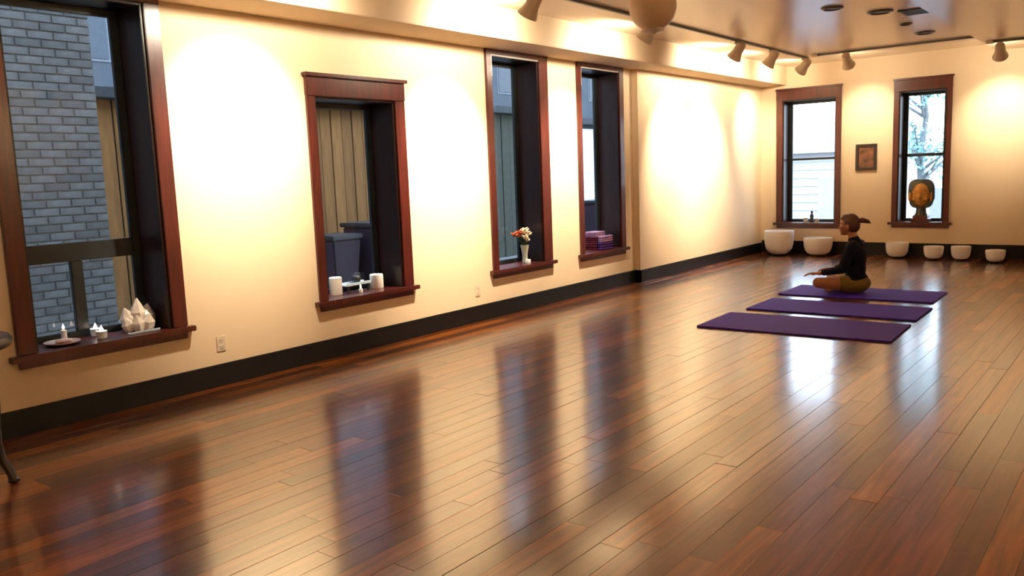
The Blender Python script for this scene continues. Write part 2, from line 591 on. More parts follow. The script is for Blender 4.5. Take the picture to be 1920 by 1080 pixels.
# ------------------------------------------------------------------ windows
def window(n, label, put, a0, a1, z0, z1, out, cw0, cw1, depth, head, rails, mull=None, rail_t=0.05, lit_edge=False, apron_z=0.41):
    """put(MB, a0, a1, d0, d1, z0, z1): box in wall coordinates; a along the wall, d into the room (+) or outwards (-)"""
    W = tag(bpy.data.objects.new('window_%d' % n, None), label, 'window', kind='structure')
    COL.objects.link(W)
    c = MB(); put(c, a0 - 0.5, a0, 0, 0, 0, 0)
    W.location = out
    k = 0.030          # casing stands proud
    def part(name, mt, *boxes, bevel=0.004, parent=None):
        m = MB()
        for bx in boxes:
            put(m, *bx)
        return m.build(name, mt, parent or W, bevel=bevel)
    # side casings and head
    part('casing', M['wood'], (a0 - cw0, a0, 0, k, z0 + 0.04, z1))
    part('casing', M['wood'], (a1, a1 + cw1, 0, k, z0 + 0.04, z1))
    if head == 'cap':
        part('head_casing', M['wood'], (a0 - cw0 - 0.002, a1 + cw1 + 0.002, 0, k + 0.006, z1, z1 + 0.155))
        part('head_cap', M['wood'], (a0 - cw0 - 0.022, a1 + cw1 + 0.022, 0, k + 0.03, z1 + 0.155, z1 + 0.185))
    elif head == 'flat':
        part('head_casing', M['wood'], (a0 - cw0, a1 + cw1, 0, k + 0.004, z1, z1 + 0.05))
    else:
        part('head_casing', M['wood'], (a0 - cw0 - 0.002, a1 + cw1 + 0.002, 0, k + 0.006, z1, z1 + 0.16))
        part('head_cap', M['wood'], (a0 - cw0 - 0.015, a1 + cw1 + 0.015, 0, k + 0.025, z1 + 0.16, z1 + 0.19))
    if lit_edge:  # pale strip painted for the casing edge catching light
        part('lit_edge', M['lit_edge'], (a0, a1, 0.002, k - 0.006, z1 - 0.014, z1), (a0, a0 + 0.012, 0.002, k - 0.006, z1 - 0.22, z1 - 0.014), bevel=0.002)
    # lining of the deep reveal
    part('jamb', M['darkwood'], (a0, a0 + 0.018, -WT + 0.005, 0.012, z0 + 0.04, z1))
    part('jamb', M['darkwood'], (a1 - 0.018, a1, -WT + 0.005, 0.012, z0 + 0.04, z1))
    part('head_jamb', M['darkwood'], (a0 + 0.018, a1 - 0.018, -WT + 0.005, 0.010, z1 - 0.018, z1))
    # stool and apron
    part('sill', M['wood'], (a0 - cw0 - 0.045, a1 + cw1 + 0.045, 0.0, 0.062, z0, z0 + 0.038), (a0, a1, -WT + 0.005, 0.0, z0, z0 + 0.038))
    part('apron', M['wood'], (a0 - cw0 + 0.005, a1 + cw1 - 0.005, 0, 0.026, apron_z, z0))
    # sash
    g0, g1, s0, s1 = a0 + 0.018, a1 - 0.018, z0 + 0.038, z1 - 0.018
    st = 0.062
    d0, d1 = -depth - 0.035, -depth
    sash = part('sash', M['sash'], (g0, g0 + st, d0, d1, s0, s1), (g1 - st, g1, d0, d1, s0, s1),
                (g0 + st, g1 - st, d0, d1, s0, s0 + 0.045), (g0 + st, g1 - st, d0, d1, s1 - 0.045, s1))
    zs = [s0 + 0.045]
    for (rz) in rails:
        part('meeting_rail', M['sash'], (g0 + st, g1 - st, d0, d1 + 0.006, rz - rail_t / 2, rz + rail_t / 2), parent=sash)
        zs += [rz - rail_t / 2, rz + rail_t / 2]
    zs.append(s1 - 0.045)
    dm = (d0 + d1) / 2
    for q in range(0, len(zs), 2):
        cols = [(g0 + st, g1 - st)]
        if mull and q == 0:
            part('mullion', M['sash'], (mull - 0.04, mull + 0.04, d0, d1 + 0.004, zs[0], zs[1]), parent=sash)
            cols = [(g0 + st, mull - 0.04), (mull + 0.04, g1 - st)]
        for (p0, p1) in cols:
            part('pane', M['glass'], (p0, p1, dm - 0.003, dm + 0.003, zs[q], zs[q + 1]), bevel=0, parent=sash)
    return W


def putL(m, a0, a1, d0, d1, z0, z1):
    m.box(d0, d1, a0, a1, z0, z1)


def putF(m, a0, a1, d0, d1, z0, z1):
    m.box(a0, a1, D - d1, D - d0, z0, z1)


window(1, 'largest dark red framed window at the near left looking on grey brick', putL, *WL[0], (0, WL[0][0], 0.41), 0.113, 0.112, 0.29, 'flat', [1.085], mull=2.575, rail_t=0.125)
window(2, 'red framed window with capped head and tan siding outside', putL, *WL[1], (0, WL[1][0], 0.41), 0.082, 0.122, 0.28, 'cap', [])
window(3, 'narrow looking dark window with a flower vase on its sill', putL, *WL[2], (0, WL[2][0], 0.41), 0.087, 0.165, 0.27, 'flat', [], lit_edge=True)
window(4, 'dark window with folded blankets on its sill beside the wall step', putL, *WL[3], (0, WL[3][0], 0.41), 0.08, 0.106, 0.29, 'flat', [], lit_edge=True)
window(5, 'bright white window on the end wall nearest the corner', putF, *WF[0], (WF[0][0], D, 0.415), 0.10, 0.083, 0.22, 'plain', [1.55], rail_t=0.035, apron_z=0.415)
window(6, 'end wall window with a tree outside and a golden bust inside', putF, *WF[1], (WF[1][0], D, 0.44), 0.077, 0.068, 0.22, 'plain', [1.545], rail_t=0.045, apron_z=0.44)

# ------------------------------------------------------------------ outdoors
tag(MB().box(-40, 40, -30, -0.0 + YB - 0.2, -0.62, -0.5).box(-40, -WT, YB - 0.2, 60, -0.62, -0.5).box(-WT, 40, D + WT, 60, -0.62, -0.5)
    .build('ground', M['asphalt']), 'grey asphalt outside the windows', 'ground', kind='structure')

# grey brick neighbour facing the first window
bw = thing('brick_building', 'grey brick building close outside the largest window', 'building', (-3.4, 2.0, -0.5))
MB().box(-6.0, -3.012, -6.0, 4.14, -0.5, 7.5).build('mortar_wall', M['mortar'], bw)
BL, BH, J = 0.225, 0.068, 0.012
bmesh_full = MB().box(-0.012, 0.003, 0, BL, 0, BH).mesh('brick', bevel=0.003)
bmesh_half = MB().box(-0.012, 0.003, 0, BL / 2 - J / 2, 0, BH).mesh('brick', bevel=0.003)
for me in (bmesh_full, bmesh_half):
    me.materials.append(M['brick'])
far_bricks = MB()
cand = []
row = 0
z = -0.5
while z < 7.4:
    y = 4.14
    if row % 2:
        y -= BL / 2 - J / 2
        cand.append((y, z, 'h'))
        y -= J
    while y - BL > -2.0:
        y -= BL
        cand.append((y, z, 'f'))
        y -= J
    z += BH + J
    row += 1


def brick_seen(y, z):
    # through the opening of window 1?
    p = Vector((-3.0, y + BL / 2, z + BH / 2))
    t = CAM.x / (CAM.x - p.x)
    q = CAM + (p - CAM) * t
    return abs(q.y - 2.62) < 0.60 and 0.35 < q.z < 2.85 and project(q) and -20 < project(q)[0] < 330


cand.sort(key=lambda c: (not brick_seen(c[0], c[1]), (Vector((-3.0, c[0], c[1])) - CAM).length))
nb = 0
for (y, z, k) in cand:
    if nb < 300 and brick_seen(y, z):
        shared('brick', bmesh_full if k == 'f' else bmesh_half, bw, (-3.0 + rng.uniform(-0.002, 0.002), y, z))
        nb += 1
    else:
        far_bricks.box(-3.012, -2.998, y, y + (BL if k == 'f' else BL / 2 - J / 2), z, z + BH)
o = far_bricks.build('bricks_beyond', M['brick'], bw)
o['kind'] = 'stuff'


def siding_building(name, label, x, y0, y1, z1, matl, bwid, eave_h=0.16, vertical=True):
    t = thing(name, label, 'building', (x, y0, -0.5))
    MB().box(x - 3.0, x - 0.03, y0, y1, -0.5, z1).build('wall_core', M['eave'], t)
    n = int((y1 - y0) / bwid)
    if vertical:
        me = MB().box(-0.03, 0.0, 0.008, bwid - 0.008, 0, z1 + 0.5).mesh('siding_board', bevel=0.004)
        me.materials.append(matl)
        for i in range(n):
            shared('siding_board', me, t, (x + (0.012 if i % 2 else 0), y0 + i * bwid, -0.5))
    else:
        n = int((z1 + 0.5) / bwid)
        me = MB().add([(-0.03, 0, 0), (0.012, 0, 0), (0.0, 0, bwid), (-0.03, 0, bwid), (-0.03, y1 - y0, 0), (0.012, y1 - y0, 0), (0.0, y1 - y0, bwid), (-0.03, y1 - y0, bwid)],
                      [(0, 1, 2, 3), (4, 7, 6, 5), (0, 4, 5, 1), (1, 5, 6, 2), (2, 6, 7, 3), (3, 7, 4, 0)]).mesh('siding_board')
        me.materials.append(matl)
        for i in range(n):
            shared('siding_board', me, t, (x, y0, -0.5 + i * bwid))
    MB().box(x - 3.2, x + 0.25, y0 - 0.1, y1 + 0.1, z1, z1 + eave_h).build('eave', M['eave'], t, bevel=0.01)
    MB().add([(x - 3.2, y0 - 0.1, z1 + eave_h), (x + 0.2, y0 - 0.1, z1 + eave_h), (x - 3.2, y1 + 0.1, z1 + eave_h), (x + 0.2, y1 + 0.1, z1 + eave_h), (x - 3.2, y0 - 0.1, z1 + eave_h + 0.25), (x - 3.2, y1 + 0.1, z1 + eave_h + 0.25)],
             [(0, 1, 3, 2), (0, 2, 5, 4), (1, 4, 5, 3), (0, 4, 1), (2, 3, 5)]).build('roof', M['eave'], t)
    return t


siding_building('shed_building', 'tan vertical board building seen through the capped window', -7.0, 5.0, 12.6, 2.82, M['tanboard'], 0.26)
siding_building('garage_building', 'grey green board building seen through the flower vase window', -7.0, 12.9, 17.4, 2.90, M['greyboard'], 0.30)
siding_building('cottage_building', 'white board building seen through the blanket window', -7.0, 17.8, 24.0, 2.72, M['whiteboard'], 0.24, vertical=False)
t = thing('sky_screen_block', 'added tall slate blue block screening the bright sky behind the tan boards', 'building', (-22, 4, -0.5))  # added block: hides bright sky and its reflections in the floor
MB().box(-30, -22, -4, 75, -0.5, 17.0).build('wall_core', M['slate'], t)
MB().box(-30.3, -21.7, -4.3, 75.3, 17.0, 17.4).build('parapet', M['eave'], t, bevel=0.03)
for i in range(14):
    for k in range(4):
        wn_ = MB().box(-22.0, -21.97, 4 + i * 4.3, 5.4 + i * 4.3, 2.2 + k * 3.4, 4.2 + k * 3.4).build('window', M['farframe'], t)
        MB().box(-21.96, -21.94, 4.1 + i * 4.3, 5.3 + i * 4.3, 2.3 + k * 3.4, 4.1 + k * 3.4).build('pane', M['farpane'], wn_)


def wheelie_bin(x, y, label, s=1.0):
    t = thing('rubbish_bin', label, 'bin', (x, y, -0.5), 'bins in the alley')
    m = MB()
    m.add([(x - .28 * s, y - .26 * s, -.45), (x + .28 * s, y - .26 * s, -.45), (x + .28 * s, y + .26 * s, -.45), (x - .28 * s, y + .26 * s, -.45),
           (x - .36 * s, y - .34 * s, .55 * s - .05), (x + .36 * s, y - .34 * s, .55 * s - .05), (x + .36 * s, y + .34 * s, .55 * s - .05), (x - .36 * s, y + .34 * s, .55 * s - .05)],
          [(0, 3, 2, 1), (4, 5, 6, 7), (0, 1, 5, 4), (1, 2, 6, 5), (2, 3, 7, 6), (3, 0, 4, 7)])
    m.build('body', M['bin'], t, bevel=0.03)
    MB().box(x - .39 * s, x + .39 * s, y - .37 * s, y + .37 * s, .55 * s - .05, .55 * s + .03).build('lid', M['blackiron'], t, bevel=0.02)
    for q in (-1, 1):
        MB().lathe([(0.09, -0.025), (0.09, 0.025)], 16, Matrix.Translation((x - 0.22 * s, y + q * 0.29 * s, -0.41)) @ Matrix.Rotation(PI / 2, 4, 'X')).build('wheel', M['rubber'], t, smooth=True)


wheelie_bin(-6.0, 9.55, 'plum rubbish bin outside the capped window, left of the two', 0.95)
wheelie_bin(-5.9, 10.45, 'taller plum rubbish bin outside the capped window, right of the two', 1.25)

wheelie_bin(-6.2, 18.7, 'dark rubbish bin outside the blanket window', 1.25)

# white clapboard house behind the end wall and a tree
hs = thing('clapboard_house', 'white clapboard house filling the lower half of the corner window', 'building', (-4.5, 21.0, -0.5))
MB().box(-4.6, 0.2, 21.0, 26.0, -0.5, 1.75).build('wall_core', M['whiteboard'], hs)
cb_me = MB().add([(0, -0.028, 0), (4.8, -0.028, 0), (4.8, 0.0, 0), (0, 0.0, 0), (0, -0.006, 0.2), (4.8, -0.006, 0.2), (4.8, 0.0, 0.2), (0, 0, 0.2)],
                 [(0, 3, 2, 1), (4, 5, 6, 7), (0, 1, 5, 4), (1, 2, 6, 5), (2, 3, 7, 6), (3, 0, 4, 7)]).mesh('clapboard')
cb_me.materials.append(M['whiteboard'])
for i in range(11):
    shared('clapboard', cb_me, hs, (-4.6, 21.0, -0.5 + i * 0.2))
MB().add([(-4.9, 20.7, 1.72), (0.5, 20.7, 1.72), (0.5, 26.3, 1.72), (-4.9, 26.3, 1.72), (-4.9, 23.5, 2.55), (0.5, 23.5, 2.55)],
         [(0, 3, 2, 1), (0, 1, 5, 4), (2, 3, 4, 5), (0, 4, 3), (1, 2, 5)]).build('roof', M['whiteboard'], hs)
d_ = MB().box(-1.30, -0.75, 20.955, 20.99, -0.4, 1.1).build('door', M['blueglaze'], hs)
MB().ell((-0.85, 20.94, 0.4), 0.035).build('handle', M['blackiron'], d_, smooth=True)

tr = thing('leafy_tree', 'blue green leafy tree outside the bust window', 'tree', (1.3, 20.0, -0.5))
tm = MB()
tm.tube([(1.25, 20, -0.5), (1.28, 20, 0.6), (1.2, 20.05, 1.5), (1.3, 20.1, 2.4), (1.2, 20, 3.4), (1.3, 20, 4.6)], [0.09, 0.08, 0.065, 0.05, 0.035, 0.015], 9)
r3 = random.Random(11)
tips = []
for i in range(26):
    h = r3.uniform(0.9, 4.2)
    a = r3.uniform(0, 2 * PI)
    L = r3.uniform(0.7, 1.6) * (1.15 - 0.15 * h)
    L = max(L, 0.5)
    p0 = Vector((1.25, 20.03, h))
    p1 = p0 + Vector((math.cos(a) * L * 0.5, math.sin(a) * L * 0.5, L * 0.35))
    p2 = p0 + Vector((math.cos(a) * L, math.sin(a) * L, L * 0.85))
    tm.tube([p0, p1, p2], [0.035, 0.022, 0.008], 6)
    for s in range(60):
        t_ = r3.uniform(0.35, 1.05)
        tips.append(p0.lerp(p2, t_) + Vector((r3.gauss(0, .16), r3.gauss(0, .16), r3.gauss(0, .16))))
tm.build('trunk', M['bark'], tr, smooth=True)
lm = MB()
for p in tips:
    e = Euler((r3.uniform(-1, 1), r3.uniform(-1, 1), r3.uniform(0, 6.3))).to_matrix().to_4x4()
    s = r3.uniform(0.06, 0.10)
    lm.add([(-s, 0, 0), (0, -s * .45, 0.006), (s, 0, 0), (0, s * .45, 0.006)], [(0, 1, 2, 3)], Matrix.Translation(p) @ e)
o = lm.build('foliage', M['leaf'], tr)
o['kind'] = 'stuff'


# ------------------------------------------------------------------ lighting: tracks and spotlights
def track(name_label, p0, p1):
    p0, p1 = Vector(p0), Vector(p1)
    t = thing('light_track', name_label, 'light track', (p0 + p1) / 2, 'ceiling light tracks')
    d = (p1 - p0).normalized()
    s = Vector((-d.y, d.x, 0)) * 0.018
    m = MB()
    a, b_ = p0, p1
    m.add([a - s, a + s, b_ + s, b_ - s] + [q + Vector((0, 0, -0.026)) for q in (a - s, a + s, b_ + s, b_ - s)],
          [(0, 1, 2, 3), (7, 6, 5, 4), (0, 4, 5, 1), (1, 5, 6, 2), (2, 6, 7, 3), (3, 7, 4, 0)])
    m.build('rail', M['trackmetal'], t, bevel=0.002)
    MB().box(p0.x - 0.04, p0.x + 0.04, p0.y - 0.06, p0.y + 0.06, p0.z - 0.03, p0.z).build('feed_box', M['lampwhite'], t, bevel=0.005)
    return t


def spotlight(pos, aim, label, group='cream track spotlights', power=1.0, angle=68, blend=1.0, size=1.0, spill=0.20):
    """pos: underside of the rail"""
    pos = Vector(pos)
    t = thing('track_spotlight', label, 'spotlight', pos, group)
    MB().box(pos.x - 0.022, pos.x + 0.022, pos.y - 0.05, pos.y + 0.05, pos.z - 0.03, pos.z).build('mount', M['lampwhite'], t, bevel=0.004)
    piv = pos + Vector((0, 0, -0.115))
    MB().tube([pos + Vector((0, 0, -0.02)), piv], 0.011, 10).build('stem', M['lampwhite'], t, smooth=True)
    d = (Vector(aim) - piv).normalized()
    mx = axis_matrix(piv - d * 0.05, d)
    s = size
    MB().lathe([(0.022 * s, -0.075 * s), (0.052 * s, -0.062 * s), (0.060 * s, -0.02 * s), (0.062 * s, 0.05 * s), (0.074 * s, 0.09 * s), (0.094 * s, 0.145 * s),
                (0.090 * s, 0.145 * s), (0.070 * s, 0.09 * s), (0.056 * s, 0.06 * s)], 28, mx, cap1=False).build('shade', M['lampwhite'], t, smooth=True)
    MB().lathe([(0.055 * s, 0.060 * s), (0.06 * s, 0.075 * s), (0.03 * s, 0.088 * s)], 20, mx).build('bulb', M['lens'], t, smooth=True)
    for nm, frac, ang in (('spot_beam', 1.0, angle), ('spill_beam', spill, 150)):
        if frac <= 0:
            continue
        ld = bpy.data.lights.new(nm, 'SPOT')
        ld.energy = SPOT_W * power * frac
        ld.color = WARM
        ld.spot_size = math.radians(ang)
        ld.spot_blend = blend
        ld.shadow_soft_size = 0.05
        lo = bpy.data.objects.new(nm, ld)
        COL.objects.link(lo)
        lo.parent = t
        ax = d if nm == 'spot_beam' else Vector((d.x, d.y, -0.02)).normalized()
        m2 = axis_matrix(piv + d * 0.10 * s, -ax)
        m2.translation -= pos
        lo.matrix_local = m2
    return t


RZ = CZ - 0.0        # rails are fixed to the ceiling
TX = 1.15
track('long dark light track along the ceiling beside the window wall', (TX, YB + 0.6, RZ), (TX, 12.9, RZ))
LS = [
    (0.9, 0.9, 1.9, 'cream track spotlight on the window wall track behind the viewer', 0.9),
    (3.75, 3.72, 1.75, 'cream track spotlight lighting the wall between the first two windows', 1.1),
    (5.95, 6.0, 1.4, 'cream track spotlight cut by the top edge of the picture', 1.5),
    (8.0, 8.05, 1.45, 'cream track spotlight just under the round globe lamp', 1.15),
    (10.3, 10.6, 1.45, 'cream track spotlight over the blank stretch of wall, nearer one', 1.1),
    (11.45, 11.6, 1.45, 'cream track spotlight over the blank stretch of wall, farther one', 1.1),
    (12.75, 13.35, 1.9, 'cream track spotlight nearest the far corner', 0.45),
]
for (y, ay, az, lab, pw) in LS:
    spotlight((TX, y, RZ - 0.026), (0.0, ay, az), lab, power=pw)
FY = 12.65
track('short light track across the ceiling before the end wall', (1.35, FY, RZ), (3.46, FY, RZ))
spotlight((1.80, FY, RZ - 0.026), (1.80, D, 2.0), 'cream spotlight aimed between the two end wall windows', power=0.22, angle=64, spill=0.2)
track('light track under the lowered ceiling before the end wall', (3.60, FY, CZ - 0.09), (6.9, FY, CZ - 0.09))
spotlight((3.72, FY, CZ - 0.116), (3.62, D, 1.95), 'cream spotlight right of the bust window', power=0.30, angle=64, spill=0.2)
spotlight((5.6, FY, CZ - 0.116), (5.6, D, 2.0), 'cream spotlight at the far right end of the end wall', power=0.30, angle=80, spill=0.25)
track('added unseen light track under the lowered ceiling by the right wall', (6.4, YB + 0.6, CZ - 0.09), (6.4, 12.0, CZ - 0.09))  # unseen track, added to carry lamps for ambient bounce
for i, y in enumerate((-1.2, 2.2, 5.4, 8.6)):  # unseen heads added for bounce light; the third follows a reflection in window glass
    spotlight((6.4, y, CZ - 0.116), (XR, y, 2.35 if i == 2 else 2.0), ['added unseen spotlight on the right wall behind the viewer', 'added unseen spotlight on the right wall beside the viewer',
              'cream spotlight midway along the right wall', 'added unseen spotlight toward the far part of the right wall'][i], group='right wall spotlights', power=0.9 if i == 2 else 0.42, angle=70 if i == 2 else 100)

# round globe pendant
gp = Vector((2.527, 5.551, 2.654))
g = thing('globe_pendant', 'big round tan globe lamp hanging at the top edge', 'pendant lamp', (gp.x, gp.y, CZ))
MB().lathe([(0.065, CZ), (0.062, CZ - 0.02), (0.02, CZ - 0.035)], 24, Matrix.Translation((gp.x, gp.y, 0))).build('canopy', M['lampwhite'], g, smooth=True)
MB().tube([(gp.x, gp.y, CZ - 0.03), (gp.x, gp.y, gp.z + 0.16)], 0.009, 10).build('stem', M['trackmetal'], g, smooth=True)
MB().ell(gp, (0.17, 0.17, 0.17), 40, 24).build('globe', M['opal'], g, smooth=True)
MB().lathe([(0.05, 0.185), (0.055, 0.155), (0.075, 0.150)], 24, Matrix.Translation(gp)).build('fitter', M['lampwhite'], g, smooth=True)
MB().lathe([(0.075, -0.150), (0.085, -0.165), (0.08, -0.172), (0.03, -0.180), (0.012, -0.195)], 24, Matrix.Translation(gp)).build('finial', M['lampwhite'], g, smooth=True)

# ceiling fittings: small dark round grilles
for i, (x, y, r, lab) in enumerate([
        (3.02, 9.65, 0.13, 'dark round ceiling fitting left of the oblong vent'),
        (3.02, 10.75, 0.07, 'smallest dark round ceiling fitting, between two others'),
        (3.02, 11.7, 0.12, 'dark round ceiling fitting nearest the bust window'),
        (2.72, 9.0, 0.11, 'dark round ceiling fitting cut by the top edge')]):
    t = thing('ceiling_fitting', lab, 'ceiling fitting', (x, y, CZ), 'round fittings on the ceiling')
    MB().lathe([(r, 0), (r, -0.012), (r * 0.8, -0.022), (r * 0.72, -0.006)], 24, Matrix.Translation((x, y, CZ)), cap1=False).build('ring', M['ventdark'], t, smooth=True)
    MB().lathe([(r * 0.78, -0.004), (r * 0.4, -0.012), (0.012, -0.014)], 20, Matrix.Translation((x, y, CZ))).build('baffle', M['ventdark'], t, smooth=True)
t = thing('ceiling_vent', 'dark oblong ceiling vent right of the round fittings', 'vent', (3.3, 9.95, CZ))
m = MB()
m.box(3.16, 3.44, 9.77, 9.80, CZ - 0.015, CZ).box(3.16, 3.44, 10.10, 10.13, CZ - 0.015, CZ).box(3.16, 3.19, 9.80, 10.10, CZ - 0.015, CZ).box(3.41, 3.44, 9.80, 10.10, CZ - 0.015, CZ)
m.build('frame', M['ventdark'], t, bevel=0.003)
MB().box(3.19, 3.41, 9.80, 10.10, CZ - 0.003, CZ - 0.001).build('backing', M['ventdark'], t)
for i in range(6):
    MB().box(3.19, 3.41, 9.83 + i * 0.046, 9.85 + i * 0.046, CZ - 0.013, CZ - 0.004).build('slat', M['ventdark'], t)


# ------------------------------------------------------------------ mats
def yoga_mat(cx, cy, L, W, ang, material, label, th=0.014):
    t = thing('yoga_mat', label, 'yoga mat', (cx, cy, 0.0006), 'purple mats in a row')
    R = Matrix.Translation((cx, cy, 0.0006)) @ Matrix.Rotation(math.radians(ang), 4, 'Z')
    MB().box(-L / 2, L / 2, -W / 2, W / 2, 0, th * 0.45, R).build('underside', M['matedge'], t, bevel=0.002)
    # slightly wavy top sheet
    nx, ny = 40, 14
    vs, fs = [], []
    rr = random.Random(int(cy * 100))
    ph = rr.uniform(0, 6)
    def zz(u, v):
        return th + 0.0012 * math.sin(7 * u + ph) * math.sin(3 * v + ph) + 0.0012
    for j in range(ny + 1):
        for i in range(nx + 1):
            u, v = i / nx, j / ny
            vs.append((-L / 2 + 0.004 + u * (L - 0.008), -W / 2 + 0.004 + v * (W - 0.008), zz(u, v)))
    n0 = len(vs)
    for j in range(ny):
        for i in range(nx):
            a = j * (nx + 1) + i
            fs.append((a, a + 1, a + nx + 2, a + nx + 1))
    bnd = [i for i in range(nx + 1)] + [j * (nx + 1) + nx for j in range(1, ny + 1)] + [ny * (nx + 1) + i for i in range(nx - 1, -1, -1)] + [j * (nx + 1) for j in range(ny - 1, 0, -1)]
    for k in bnd:
        x, y, _ = vs[k]
        vs.append((x, y, th * 0.45))
    for k in range(len(bnd)):
        k2 = (k + 1) % len(bnd)
        fs.append((bnd[k], n0 + k, n0 + k2, bnd[k2]))
    fs.append(tuple(n0 + k for k in range(len(bnd) - 1, -1, -1)))
    MB().add(vs, fs, R).build('top_sheet', material, t, smooth=True)


yoga_mat(2.945, 7.535, 1.70, 0.84, 2.2, M['mat2'], 'plum purple yoga mat nearest the viewer, front of three')
yoga_mat(2.945, 8.585, 1.63, 0.76, 1.0, M['mat'], 'purple yoga mat in the middle of the three')
yoga_mat(2.87, 9.70, 1.62, 0.80, 0.8, M['mat3'], 'violet yoga mat under the seated person, back of three')
MAT_Z = 0.0175


# ------------------------------------------------------------------ crystal bowls
def bowl(x, y, r, h, label):
    t = thing('singing_bowl', label, 'bowl', (x, y, 0), 'white crystal bowls along the end wall')
    MB().lathe([(r * 0.50, 0.0), (r * 0.54, 0.0), (r * 0.56, 0.012), (r * 0.54, 0.024), (r * 0.50, 0.024)], 24, Matrix.Translation((x, y, 0)), cap0=False, cap1=False).build('rubber_ring', M['rubber'], t, smooth=True)
    w = 0.012
    b0 = 0.014
    prof = [(0.01, b0), (r * 0.45, b0 + 0.004), (r * 0.72, b0 + 0.10 * h), (r * 0.88, b0 + 0.24 * h), (r * 0.96, b0 + 0.45 * h), (r, b0 + 0.75 * h), (r, h - 0.004), (r - w * 0.3, h),
            (r - w * 0.7, h), (r - w, h - 0.004), (r - w, b0 + 0.75 * h), (r * 0.96 - w, b0 + 0.45 * h), (r * 0.88 - w, b0 + 0.26 * h), (r * 0.7 - w, b0 + 0.13 * h), (r * 0.4, b0 + 0.03), (0.01, b0 + 0.026)]
    MB().lathe(prof, 40, Matrix.Translation((x, y, 0))).build('bowl_body', M['quartz'], t, smooth=True, auto=70)


bowl(0.535, 13.42, 0.236, 0.40, 'largest white crystal bowl, in the far corner')
bowl(1.145, 13.50, 0.222, 0.29, 'second largest white crystal bowl, left of the seated person')
bowl(2.325, 13.54, 0.163, 0.235, 'white crystal bowl standing under the bust window, right of the person')
bowl(2.855, 13.43, 0.134, 0.20, 'small white crystal bowl, left of the closely spaced pair')
bowl(3.21, 13.46, 0.130, 0.205, 'small white crystal bowl, right of the closely spaced pair')
bowl(3.675, 13.28, 0.124, 0.18, 'smallest white crystal bowl at the right end of the row')

# ------------------------------------------------------------------ picture on the end wall
t = thing('framed_picture', 'small dark framed brown picture between the end wall windows', 'picture', (1.778, D - 0.001, 1.33))
px0, px1, pz0, pz1, pf = 1.622, 1.936, 1.335, 1.745, 0.045
for bx in ((px0, px1, pz0, pz0 + pf), (px0, px1, pz1 - pf, pz1), (px0, px0 + pf, pz0 + pf, pz1 - pf), (px1 - pf, px1, pz0 + pf, pz1 - pf)):
    MB().box(bx[0], bx[1], D - 0.034, D - 0.001, bx[2], bx[3]).build('frame_rail', M['picframe'], t, bevel=0.004)
MB().box(px0 + pf, px1 - pf, D - 0.016, D - 0.004, pz0 + pf, pz1 - pf).build('print', M['print'], t)

# wall outlets
for (y, lab) in ((3.43, 'cream outlet plate low on the wall between the first two windows'), (6.40, 'cream outlet plate low on the wall left of the flower window')):
    t = thing('wall_outlet', lab, 'outlet', (0, y, 0.32), 'wall outlets')
    pl = MB().box(0, 0.006, y - 0.036, y + 0.036, 0.26, 0.375).build('plate', M['plastic'], t, bevel=0.002)
    for zc in (0.292, 0.343):
        s_ = MB().box(0.004, 0.0085, y - 0.017, y + 0.017, zc - 0.016, zc + 0.016).build('socket', M['plastic'], t, bevel=0.003)
        for dy in (-0.007, 0.007):
            MB().box(0.008, 0.009, y + dy - 0.0015, y + dy + 0.0015, zc - 0.006, zc + 0.006).build('slot', M['slot'], s_)

# ------------------------------------------------------------------ side table cut by the left edge
tx, ty = 0.63, 1.42
t = thing('side_table', 'dark wooden table with curved legs cut by the left edge', 'table', (tx, ty, 0))
MB().lathe([(0.30, 0.700), (0.335, 0.705), (0.348, 0.722), (0.348, 0.738), (0.335, 0.757), (0.31, 0.762), (0.02, 0.762)], 48, Matrix.Translation((tx, ty, 0))).build('table_top', M['darkwood'], t, smooth=True)
MB().lathe([(0.27, 0.62), (0.275, 0.70)], 40, Matrix.Translation((tx, ty, 0))).build('apron', M['darkwood'], t, smooth=True)
for k in range(4):
    a = math.radians(38.6 + 90 * k)
    cx, sx = math.cos(a), math.sin(a)
    prof = [(0.255, 0.70, .032), (0.262, 0.60, .034), (0.272, 0.50, .031), (0.27, 0.40, .027), (0.262, 0.30, .024), (0.262, 0.21, .023), (0.275, 0.13, .022), (0.302, 0.075, .022), (0.318, 0.04, .022), (0.322, 0.012, .026)]
    lg = MB().tube([(tx + cx * r, ty + sx * r, z) for r, z, _ in prof], [q for _, _, q in prof], 12).build('leg', M['darkwood'], t, smooth=True)
    MB().ell((tx + cx * 0.325, ty + sx * 0.325, 0.016), (0.03, 0.03, 0.0155)).build('foot', M['darkwood'], lg, smooth=True)

# ------------------------------------------------------------------ things on the sills
SZ = 0.4985      # top of the left sills


def candle(x, y, z, r, h, label, group, lit=False, name='candle', wax=None):
    t = thing(name, label, 'candle', (x, y, z), group)
    T = Matrix.Translation((x, y, z))
    MB().lathe([(r * .96, 0), (r, 0.004), (r, h - 0.006), (r * .9, h), (r * .3, h - 0.005), (0.003, h - 0.006)], 24, T).build('wax_body', wax or M['wax'], t, smooth=True)
    MB().tube([(x, y, z + h - 0.007), (x + 0.001, y, z + h + 0.012)], 0.0018, 6).build('wick', M['wick'], t)
    if lit:
        MB().lathe([(0.002, h + 0.006), (0.008, h + 0.014), (0.007, h + 0.024), (0.001, h + 0.042)], 12, T).build('flame', M['flame'], t, smooth=True)


